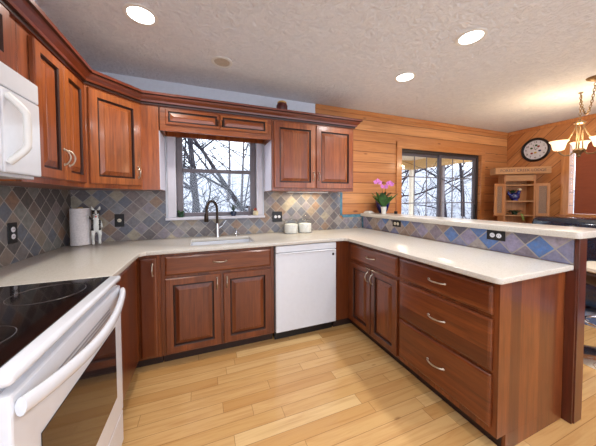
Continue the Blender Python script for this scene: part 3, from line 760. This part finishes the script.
# ------------------------------------------------------------------ canisters
def canister(x, y, label):
    c = empty('glass_canister', (x, y, .9155), label, 'canister', 'glass canisters under the right wall cabinet', rz=R(8))
    del c['group']
    r = .080
    MB().lathe([(r*.95, 0), (r, .006), (r, .125), (r*.86, .140), (r*.86, .146)], n=28).build('jar', M['jar_glass'], c, smooth=40)
    MB().lathe([(r*.9, .004), (r*.93, .008), (r*.93, .100), (r*.5, .106), (0, .103)], n=28).build('contents', M['flour'], c, smooth=40)
    l = MB().lathe([(r*.9, .1465), (r*.93, .150), (r*.7, .160), (.012, .164), (0, .164)], n=28).build('lid', M['jar_glass'], c, smooth=40)
    MB().ball((0, 0, .177), .014).build('knob', M['jar_glass'], l, smooth=180)
    return c
canister(2.000, -.125, 'left glass canister with white contents on the counter, beside the outlet')
canister(2.168, -.125, 'right glass canister with white contents on the counter under the cabinet light')

# ------------------------------------------------------------------ paper towel and terrier figurine
c = empty('paper_towel_roll', (.118, -.13, .9155), 'white paper towel roll standing in the left counter corner', 'paper towels')
MB().lathe([(.02, .004), (.068, .004), (.068, .309), (.02, .309)], n=32).build('paper', M['paper'], c, smooth=40)
MB().lathe([(.016, 0), (.019, .003), (.019, .316), (.012, .320), (0, .320)], n=16).build('spindle', M['cream_tan'], c, smooth=40)
def voxelized(mb, name, mats, pick, parent, vox=.004):
    o = mb.build(name, mats[0]); md = o.modifiers.new('r', 'REMESH'); md.mode = 'VOXEL'; md.voxel_size = vox
    sm = o.modifiers.new('s', 'SMOOTH'); sm.iterations = 6; sm.factor = .5
    dg = bpy.context.evaluated_depsgraph_get(); me = bpy.data.meshes.new_from_object(o.evaluated_get(dg))
    o.modifiers.clear(); o.data = me; me.materials.clear()
    for x in mats: me.materials.append(x)
    for p in me.polygons: p.use_smooth = True; p.material_index = pick(p.center)
    o.parent = parent; return o
c = empty('terrier_figurine', (.232, -.150, .9155), 'black and white terrier figurine standing upright against the paper towel roll', 'figurine', rz=R(18))
m = MB()
m.ball((0, 0, .135), (.026, .024, .045)).ball((0, -.004, .17), (.024, .022, .03)).tube([(0, 0, .17), (0, -.003, .21)], [.018, .016], 12)
m.ball((0, -.004, .233), (.026, .024, .026)).ball((0, -.026, .222), (.013, .016, .012)).ball((0, -.03, .210), (.010, .010, .006))
for s in (-1, 1):
    m.tube([(s*.016, 0, .250), (s*.021, 0, .268), (s*.026, .001, .287)], [.010, .009, .002], 8)
    m.tube([(s*.016, .004, .115), (s*.021, -.012, .075), (s*.019, .006, .035), (s*.019, -.002, .008)], [.018, .013, .009, .010], 10)
    m.ball((s*.019, -.012, .007), (.010, .017, .007))
m.tube([(-.02, -.008, .185), (-.036, -.018, .20), (-.05, -.010, .218)], [.011, .008, .007], 8)
m.tube([(.02, -.008, .18), (.030, -.022, .150), (.034, -.028, .125)], [.011, .008, .008], 8)
m.tube([(0, .018, .11), (0, .035, .10), (0, .045, .108)], [.008, .005, .003], 8)
def pick(p):
    if p.z < .105 and p.z > .012 and abs(p.x) > .0 and p.y < .004: return 1
    if p.z < .02: return 1
    if .10 < p.z < .215 and p.y < -.010 and abs(p.x) < .016: return 1
    if p.z > .205 and p.y < -.018 and abs(p.x) < .006+(.012 if p.z < .228 else 0): return 1
    if (p.x > .028 or p.x < -.040) and .10 < p.z < .23: return 1
    if p.z > .256 and p.y < 0: return 1
    return 0
body = voxelized(m, 'body', [M['black'], M['white_pot']], pick, c)
c.scale = (1.12, 1.0, 1.15)
MB().ball((0, -.040, .208), (.006, .004, .007)).build('tongue', M['pink'], body, smooth=180)
e = MB(); e.ball((-.011, -.026, .238), .0035).ball((.011, -.026, .238), .0035).build('eyes', M['brass'], body, smooth=180)
MB().ball((0, -.0425, .226), (.005, .003, .004)).build('nose', M['black'], body, smooth=180)

# ------------------------------------------------------------------ outlets
def outlet(loc, rz, wid, hei, label, sock, n=2, horizontal=False, kindname='wall_outlet'):
    c = empty(kindname, loc, label, 'outlet', rz=rz)
    MB().box((-wid/2, -.006, -hei/2), (wid/2, -.0005, hei/2), .002).build('plate', M['black'], c)
    for k in range(n):
        q = (k-(n-1)/2)*.042
        a = (q, 0) if horizontal else (0, q)
        s_ = MB().lathe([(.0165, 0), (.0165, -.002), (.015, -.003), (0, -.003)], (a[0], -.0062, a[1]), 20, 'y').build('socket', sock, c, smooth=40)
        e = MB()
        for dx_ in (-.006, .006): e.box((a[0]+dx_-.001, -.0098, a[1]-.004), (a[0]+dx_+.001, -.0093, a[1]+.004))
        e.build('slots', M['black'], s_)
    return c
outlet((.362, -.0105, 1.105), 0, .075, .118, 'black outlet plate with ivory switch on the back wall right of the terrier figurine', M['socket'], 1)
o = outlet((1.873, -.0105, 1.095), 0, .116, .118, 'black double outlet plate on the tile right of the kitchen window', M['socket_w'], 2, True)
outlet((.0105, -.722, 1.098), R(90), .075, .125, 'black outlet plate on the left wall behind the range', M['socket_w'], 2)
outlet((3.0495, -.615, 1.025), R(-90), .118, .068, 'black outlet with cream rocker on the bar tile near the orchid', M['socket'], 2, True)
outlet((3.0495, -1.585, 1.03), R(-90), .118, .07, 'black double outlet on the daylight-tinted bar tile near the peninsula end', M['socket_w'], 2, True)

# ------------------------------------------------------------------ window sill things
def leaves(mb, n, base, L, wd, rng, spread=1.0, up=.8, droop=.3):
    for i in range(n):
        a = rng.uniform(0, 6.28); mb.leaf(base, (math.cos(a)*spread, math.sin(a)*spread, up*rng.uniform(.5, 1.4)), L*rng.uniform(.6, 1.1), wd, droop)
rng = random.Random(2)
c = empty('potted_plant', (.875, -.012, 1.1185), 'small dark green succulent in a green pot at the left end of the sill', 'plant')
MB().lathe([(.022, 0), (.030, .04), (.028, .042), (.026, .036), (0, .036)], n=18).build('pot', M['green_dark'], c, smooth=40)
m = MB(); leaves(m, 22, (0, 0, .036), .055, .018, rng); m.build('foliage', M['green'], c, smooth=60)
c = empty('potted_plant', (1.385, -.012, 1.1185), 'blue potted spindly plant on the sill in the right half of the window', 'plant')
MB().lathe([(.022, 0), (.034, .025), (.030, .05), (.026, .05), (.026, .044), (0, .044)], n=18).build('pot', M['blue_pot'], c, smooth=40)
m = MB(); leaves(m, 14, (0, 0, .045), .11, .010, rng, .6, 1.3, .15); m.build('foliage', M['green_dark'], c, smooth=60)
c = empty('bird_figurine', (1.625, -.014, 1.1185), 'little cream and red bird figurine at the right end of the sill', 'figurine')
m = MB().lathe([(.026, 0), (.030, .015), (.028, .04), (.02, .05), (0, .052)], n=18); m.build('body', M['cream_glaze'], c, smooth=50)
MB().ball((-.004, 0, .066), (.016, .014, .018)).build('head', M['red'], c, smooth=180)
MB().tube([(-.018, 0, .066), (-.030, 0, .062)], [.005, .001], 8).build('beak', M['yellow'], c, smooth=60)
c = empty('bird_figurine', (1.555, -.012, 1.1185), 'slim grey bird figurine on the sill beside the cream one', 'figurine')
MB().lathe([(.016, 0), (.018, .01), (.007, .03), (.013, .055), (.008, .085), (.010, .1), (0, .108)], n=16).build('body', M['taupe'], c, smooth=60)
MB().tube([(-.006, 0, .1), (-.022, 0, .098)], [.004, .001], 8).build('beak', M['bronze'], c, smooth=60)

# pot on top of the wall cabinet
c = empty('pottery_jar', (1.862, -.25, 2.118), 'small dark red pottery jar with yellow rim on top of the right wall cabinet', 'jar')
c.scale = (1.0, 1.0, 1.30)
MB().lathe([(.030, 0), (.036, .05), (.056, .085), (.058, .11), (.046, .128), (.038, .128), (.038, .12), (0, .12)], n=22).build('body', M['maroon'], c, smooth=50)
MB().lathe([(.047, .1285), (.048, .136), (.030, .146), (.006, .152), (0, .152)], n=22).build('lid', M['yellow'], c, smooth=50)
m = MB()
for k in range(5): a = 2*math.pi*k/5+.4; m.ball((.045*math.cos(a), .045*math.sin(a), .055), (.010, .010, .022), 10, 6)
m.build('ornament', M['terracotta'], c, smooth=180)

# ------------------------------------------------------------------ things on the bar
BZ = 1.1105
c = empty('flower_vase', (3.28, -.112, BZ), 'cobalt blue glazed vase behind the orchid on the bar', 'vase')
MB().lathe([(.045, 0), (.065, .04), (.088, .11), (.092, .155), (.070, .20), (.062, .20), (.080, .155), (.05, .04), (0, .01)], n=26).build('body', M['cobalt'], c, smooth=60)
m = MB(); leaves(m, 26, (0, 0, .17), .15, .045, random.Random(4), .7, .9, .5); m.build('foliage', M['green_dark'], c, smooth=60)
c = empty('potted_orchid', (3.165, -.27, BZ), 'pink orchid in a white pot on the far end of the bar', 'plant')
MB().lathe([(.026, 0), (.034, .085), (.036, .088), (.031, .088), (.030, .08), (0, .08)], n=22).build('pot', M['white_pot'], c, smooth=40)
m = MB(); rg = random.Random(9)
for i in range(12):
    a = 6.28*i/12+rg.uniform(-.2, .2); m.leaf((0, 0, .08), (math.cos(a)*.8, math.sin(a)*.8, rg.uniform(.8, 1.6)), rg.uniform(.18, .25), .08, .2)
m.build('foliage', M['green'], c, smooth=60)
st = []
for (ex, ey, ez) in ((-.11, .02, .40), (.085, -.04, .375)):
    st.append([(0, 0, .08), (ex*.1, ey*.1, .24), (ex*.3, ey*.3, .36), (ex*.7, ey*.7, ez+.01), (ex, ey, ez-.01)])
m = MB()
for q in st: m.tube(q, .0028, 6)
stem = m.build('stem', M['green_dark'], c, smooth=60)
pts = []
for q in st:
    for k in (.45, .62, .8, 1.0):
        i = min(3, int(k*4)); pts.append(Vector(q[i]).lerp(Vector(q[i+1]), k*4-i))
for j, p_ in enumerate(pts):
    m = MB(); rg = random.Random(j); nrmv = Vector((rg.uniform(-.8, .1), -1, rg.uniform(-.3, .3))).normalized()
    u_ = nrmv.cross(Vector((0, 0, 1))).normalized(); v_ = u_.cross(nrmv)
    for k in range(5):
        a = 2*math.pi*k/5+.3; d_ = u_*math.cos(a)+v_*math.sin(a)
        m.leaf(p_+nrmv*.006, d_+nrmv*.15, .030, .024, 0, nrmv, 4)
    m.ball(p_+nrmv*.010, .004, 8, 6)
    m.build('flower', M['orchid'], stem, smooth=60)
m = MB().box((-.055, -.045, 0), (.055, .045, .010), .004).box((-.050, -.04, .0102), (.045, .04, .020), .004).box((-.045, -.035, .0202), (.03, .03, .028), .004)
m.build('folded_napkin', M['linen'], label='small stack of folded white napkins on the bar corner by the wall', cat='napkin', loc=(3.085, -.085, BZ), rz=.2)
MB().lathe([(.018, 0), (.020, .004), (.020, .032), (.016, .032), (.016, .006), (0, .006)], n=18).build('candle_cup', M['black'], smooth=40, label='tiny black cup on the bar right of the orchid', cat='cup', loc=(3.30, -.33, BZ))

# ------------------------------------------------------------------ ceiling lights
labs = ['bright recessed ceiling light over the left counter near the range', 'bright recessed ceiling light nearest the camera above the peninsula', 'bright recessed ceiling light above the far part of the peninsula']
def can(x, y, lab, lit=True, r=.095):
    c = empty('recessed_and_fill_light', (x, y, 2.4395), lab, 'ceiling light', 'added ceiling fill lights out of view' if lab is None else None)
    MB().lathe([(r, 0), (r, -.004), (r-.012, -.007), (r-.022, -.004), (r-.022, 0)], n=36).build('trim_ring', M['white_matte'], c, smooth=40)
    MB().lathe([(r-.023, -.001), (r-.024, -.0035), (0, -.004)], n=36).build('lens' if lit else 'cover', M['lamp_white'] if lit else M['cover'], c, smooth=40)
for (x, y), lb in zip(CAN, labs): can(x, y, lb)
for i, (x, y) in enumerate(CAN_FILL): can(x, y, ['added unseen ceiling fill light behind the range', 'added unseen ceiling fill light over the kitchen entry', 'added unseen ceiling fill light behind the bar stools', 'added unseen ceiling fill light at the rear of the dining area'][i])
can(1.248, -.543, 'unlit round cream ceiling disc above the sink', False, .085)

# ------------------------------------------------------------------ chandelier
CHX, CHY = 4.92, -1.305
c = empty('chandelier', (CHX, CHY, 2.44), 'swag chandelier with warm glowing glass bowls over the dining area', 'chandelier')
hk = MB().tube([(0, 0, -.002), (0, 0, -.035), (.014, 0, -.055), (.022, 0, -.04), (.012, 0, -.026)], .006, 8).lathe([(.02, -.001), (.016, -.01), (0, -.011)], n=12).build('hook', M['brass'], c, smooth=50)
def chain(pts, name, par):
    P_ = [Vector(p) for p in pts]; m = MB(); seg = [(b_-a_).length for a_, b_ in zip(P_, P_[1:])]; tot = sum(seg); n = int(tot/.026)
    for k in range(n):
        s_ = (k+.5)/n*tot; i = 0
        while s_ > seg[i] and i < len(seg)-1: s_ -= seg[i]; i += 1
        d_ = (P_[i+1]-P_[i]).normalized(); ce = P_[i]+d_*s_
        up_ = Vector((0, 0, 1)) if abs(d_.z) < .9 else Vector((1, 0, 0)); u_ = d_.cross(up_).normalized(); v_ = d_.cross(u_)
        if k % 2: u_ = v_
        m.tube([ce+d_*.017*math.cos(t_)+u_*.009*math.sin(t_) for t_ in [2*math.pi*j/10 for j in range(10)]], .003, 5, closed=True)
    return m.build(name, M['brass'], par, smooth=60)
chain([(0, 0, -.045), (0, 0, -.30)], 'chain', c)
cx_, cy_ = 4.567-CHX, -1.531-CHY
sw = [(cx_*t, cy_*t, -.05-1.25*(t-t*t)*.75-.0*t) for t in [i/12 for i in range(13)]]
chain(sw, 'swag_chain', c)
MB().lathe([(.065, -.001), (.06, -.012), (.03, -.028), (.008, -.04), (0, -.042)], (cx_, cy_, 0), 24).build('canopy', M['brass'], c, smooth=50)
m = MB()
for k in range(3): a = 2*math.pi*k/3+.5; m.tube([(.035*math.cos(a), .035*math.sin(a), -.33), (.022*math.cos(a), .022*math.sin(a), -.45), (.028*math.cos(a), .028*math.sin(a), -.63)], [.006, .007, .007], 8)
m.lathe([(.004, -.29), (.012, -.30), (.045, -.322), (.048, -.33), (.02, -.34), (0, -.34)], n=20)
m.lathe([(0, -.60), (.04, -.605), (.052, -.625), (.03, -.65), (.012, -.67), (.016, -.69), (0, -.705)], n=20)
m.build('column', M['brass'], c, smooth=50)
va = math.atan2(CHY+2.708, CHX-1.087)
for k in range(3):
    a = va-R(2)+2*math.pi*k/3; Rr = .17
    q = [(.03, -.62), (.07, -.67), (.12, -.675), (.155, -.65), (Rr, -.62)]
    arm = MB().tube([(r_*math.cos(a), r_*math.sin(a), z_) for r_, z_ in q], [.008, .008, .007, .008, .010], 8).build('arm', M['brass'], c, smooth=60)
    MB().tube([(r_*math.cos(a), r_*math.sin(a), z_) for r_, z_ in [(.03, -.36), (.07, -.46), (.12, -.55), (.19, -.62)]], .005, 8).build('scroll', M['brass'], arm, smooth=60)
    ce = (Rr*math.cos(a), Rr*math.sin(a), -.62)
    MB().lathe([(.012, 0), (.042, .010), (.050, .03), (.060, .080), (.080, .110), (.077, .110), (.057, .081), (.045, .032), (0, .018)], ce, 26).build('glass_bowl', M['bowl_glow'], arm, smooth=60)
    l = bpy.data.lights.new('chandelier_bulb', 'POINT'); l.energy = 5; l.color = (1, .80, .55); l.shadow_soft_size = .06
    o = bpy.data.objects.new('chandelier_bulb', l); COL.objects.link(o); o.location = (CHX+ce[0], CHY+ce[1], 2.44+ce[2]+.15)

# ------------------------------------------------------------------ clock
c = empty('wall_clock', (FX-.001, -.40, 2.07), 'round wall clock with thick dark rim on the diagonal pine wall', 'clock', rz=R(-90))
MB().lathe([(.155, -.002), (.185, -.002), (.188, -.02), (.178, -.032), (.160, -.028), (.150, -.014), (.155, -.002)], n=44, axis='y', cap=False).build('rim', M['black'], c, smooth=40)
fc = MB().lathe([(.156, -.002), (.156, -.013), (0, -.0135)], n=44, axis='y').build('face', M['socket_w'], c, smooth=40)
def text(body, size, parent, loc, mat, rz=0, name='lettering', ext=.0008, align='CENTER'):
    cu = bpy.data.curves.new(name, 'FONT'); cu.body = body; cu.size = size; cu.extrude = ext; cu.align_x = align; cu.align_y = 'CENTER'
    o = bpy.data.objects.new(name+'_tmp', cu); COL.objects.link(o); dg = bpy.context.evaluated_depsgraph_get()
    me = bpy.data.meshes.new_from_object(o.evaluated_get(dg)); bpy.data.objects.remove(o)
    me.transform(Matrix.Rotation(R(90), 4, 'X')); me.materials.clear(); me.materials.append(mat)
    q = bpy.data.objects.new(name, me); COL.objects.link(q); q.parent = parent; q.location = loc; q.rotation_euler.z = rz; return q
for h in range(1, 13):
    a = 2*math.pi*h/12; text(str(h), .040, fc, (.122*math.sin(a), -.0142, .122*math.cos(a)), M['black'], name='numeral')
fl = [('red', .04, .05), ('green', -.05, .03), ('yellow', .0, -.045), ('red', -.045, -.05), ('cobalt', .055, -.02), ('green', .01, .07)]
for cn, x_, z_ in fl: MB().ball((x_, -.0142, z_), (.019, .001, .014), 12, 6).build('painted_fruit', M[cn], fc, smooth=180)
MB().tube([(0, -.018, 0), (.045, -.018, .035)], [.004, .002], 6).build('hour_hand', M['black'], c)
MB().tube([(0, -.020, 0), (-.03, -.020, .095)], [.003, .0015], 6).build('minute_hand', M['black'], c)

# ------------------------------------------------------------------ corner shelf with cane doors
SHX, SHY = 5.60, -.43
ang = math.atan2(-(.36), .933)       # across the corner
c = empty('corner_shelf', (SHX, SHY, 0), 'tall rustic tan corner shelf with open cane doors and carved top board', 'shelf', rz=R(-36))
W2 = .19; D2 = .17
m = MB()
for s in (-1, 1): m.box((s*W2-.012, -.01, .001), (s*W2+.012, D2, 1.66), .003)
m.build('side_post', M['shelf_wood'], c)
MB().box((-W2+.012, D2-.012, .10), (W2-.012, D2, 1.65)).build('back_panel', M['shelf_wood'], c)
for z in (.35, .70, 1.04, 1.26, 1.505): MB().box((-W2+.0125, -.008, z-.018), (W2-.0125, D2-.0125, z), .002).build('shelf_board', M['shelf_wood_h'], c)
MB().box((-W2+.0125, -.006, 1.56), (W2-.0125, .006, 1.655), .002).build('apron', M['shelf_wood_h'], c)
tb = MB().box((-.350, -.075, 1.662), (.350, .11, 1.765), .008).build('top_board', M['shelf_wood_h'], c)
text('FOREST CREEK LODGE', .056, tb, (0, -.0758, 1.714), M['dark_frame'], name='carved_lettering')
for s, a in ((-1, 25), (1, -5)):
    d = bpy.data.objects.new('door', None)
    dw, dz0, dh = .165, 1.03, .49
    fr_ = MB().box((0, -.011, dz0), (.035, .011, dz0+dh), .002).box((dw-.035, -.011, dz0), (dw, .011, dz0+dh), .002).box((.035, -.011, dz0), (dw-.035, .011, dz0+.04), .002).box((.035, -.011, dz0+dh-.04), (dw-.035, .011, dz0+dh), .002)
    o = fr_.build('door', M['shelf_wood'], c)
    MB().box((.035, -.003, dz0+.04), (dw-.035, .003, dz0+dh-.04)).build('cane_panel', M['mesh'], o)
    o.location = (s*(W2+.013), -.005 if s > 0 else -.005, 0)
    o.rotation_euler.z = R(a) if s > 0 else R(180+a)
# figures on the shelf
def on_shelf(lx, ly, z):
    a = R(-36); return (SHX+lx*math.cos(a)-ly*math.sin(a), SHY+lx*math.sin(a)+ly*math.cos(a), z)
c = empty('rooster_figurine', on_shelf(-.03, .06, 1.2605), 'cobalt blue rooster figurine on the middle shelf of the corner unit', 'figurine', rz=R(-36))
m = MB().ball((0, 0, .065), (.07, .045, .06)).tube([(.03, 0, .09), (.055, 0, .13), (.06, 0, .155)], [.03, .024, .018], 12).tube([(-.04, 0, .07), (-.08, 0, .11), (-.085, 0, .15)], [.025, .02, .006], 10).lathe([(.05, 0), (.045, .012), (.02, .03), (0, .03)], n=18)
m.build('body', M['cobalt'], c, smooth=180)
MB().ball((.065, 0, .172), (.026, .020, .022)).build('head', M['cream_glaze'], c, smooth=180)
m = MB(); leaves(m, 10, (-.03, -.01, .11), .09, .03, random.Random(3), .8, .8, .2); m.build('plume', M['green_dark'], c, smooth=60)
c = empty('trailing_plant', on_shelf(-.03, .05, 1.0405), 'small green plant trailing over the lower shelf of the corner unit', 'plant')
MB().lathe([(.03, 0), (.042, .05), (.038, .052), (.036, .045), (0, .045)], n=18).build('pot', M['green_dark'], c, smooth=40)
m = MB(); leaves(m, 30, (0, 0, .045), .10, .035, random.Random(6), 1.0, .5, .4); m.build('foliage', M['green_dark'], c, smooth=60)
m = MB()
for k in range(7): m.leaf((.03+.004*k, -.066-.003*k, .03-.016*k), (.5*(-1)**k, -.6, -.4), .05, .028, .4)
m.tube([(.02, -.02, .045), (.03, -.06, .045), (.04, -.075, 0), (.055, -.085, -.09)], .003, 6)
m.build('trailing_stem', M['green_pale'], c, smooth=60)

# ------------------------------------------------------------------ dining side: rug, sofa, table, stool
MB().box((4.72, -3.6, .0005), (FX-.06, -.75, .012), .003).build('area_rug', M['rug'], label='blue and grey patterned rug in the dining area', cat='rug')
c = empty('leather_sofa', (5.08, -2.95, .0125), 'long black leather sofa with high rounded back by the far wall', 'sofa')
m = MB().box((-.04, .03, .08), (.55, 2.245, .42), .03, 3); m.build('base', M['leather'], c, smooth=50)
for k, (y0, y1) in enumerate(((.06, .78), (.79, 1.51), (1.52, 2.24))):
    MB().box((.20, y0, .43), (.52, y1, 1.04), .09, 5).build('back_cushion', M['leather'], c, smooth=60)
    MB().box((-.06, y0, .425), (.195, y1, .52), .03, 3).build('seat_cushion', M['leather'], c, smooth=60)
MB().box((-.05, 2.25, .08), (.50, 2.35, .64), .04, 4).build('arm_rest', M['leather'], c, smooth=60)
MB().box((-.05, -.12, .08), (.50, .025, .64), .04, 4).build('arm_rest', M['leather'], c, smooth=60)
for (x_, y_) in ((.02, .08), (.48, .08), (.02, 2.04), (.48, 2.04)): MB().lathe([(.02, 0), (.025, .08), (0, .08)], (x_, y_, 0), 12).build('leg', M['black'], c)
c = empty('counter_stool', (4.76, -1.98, .0125), 'counter stool with four slim black metal legs behind the disc-based bar stool', 'stool')
MB().box((.0, .0, .62), (.36, .40, .665), .02, 3).build('seat', M['leather'], c, smooth=50)
for x_, sx in ((.0, -.02), (.36, .02)):
    for y_, sy in ((.0, -.02), (.40, .02)): MB().tube([(x_+sx, y_+sy, 0), (x_-sx, y_-sy, .625)], .013, 10).build('leg', M['black_metal'], c, smooth=50)
m = MB()
for a_, b_ in (((0, 0), (.36, 0)), ((.36, 0), (.36, .4)), ((.36, .4), (0, .4)), ((0, .4), (0, 0))): m.tube([(a_[0], a_[1], .23), (b_[0], b_[1], .23)], .008, 8)
m.build('stretcher', M['black_metal'], c, smooth=50)
def stool(x, y, lab):
    c = empty('bar_stool', (x, y, .0005), lab, 'stool')
    MB().lathe([(.235, 0), (.237, .006), (.20, .022), (.10, .04), (.03, .055), (0, .056)], n=40).build('base', M['chrome'], c, smooth=50)
    MB().lathe([(.025, .05), (.025, .60), (0, .60)], n=18).build('column', M['chrome'], c, smooth=50)
    pts = [(.15*math.cos(t), .15*math.sin(t), .30) for t in [2*math.pi*k/28 for k in range(28)]]
    MB().tube(pts, .009, 8, closed=True).tube([(.02, 0, .30), (.145, 0, .30)], .008, 8).build('footrest', M['chrome'], c, smooth=60)
    MB().lathe([(.03, .595), (.15, .61), (.20, .66), (.205, .70), (.19, .715), (0, .715)], n=36).build('seat_shell', M['toe'], c, smooth=50)
    MB().lathe([(.19, .716), (.208, .73), (.205, .752), (.17, .764), (0, .77)], n=36).build('seat_cushion', M['cream'], c, smooth=50)  # cream colour stands in for light reflecting off the seat top
stool(4.06, -1.84, 'round bar stool with seat top coloured cream as reflected light and chrome disc base behind the peninsula end')
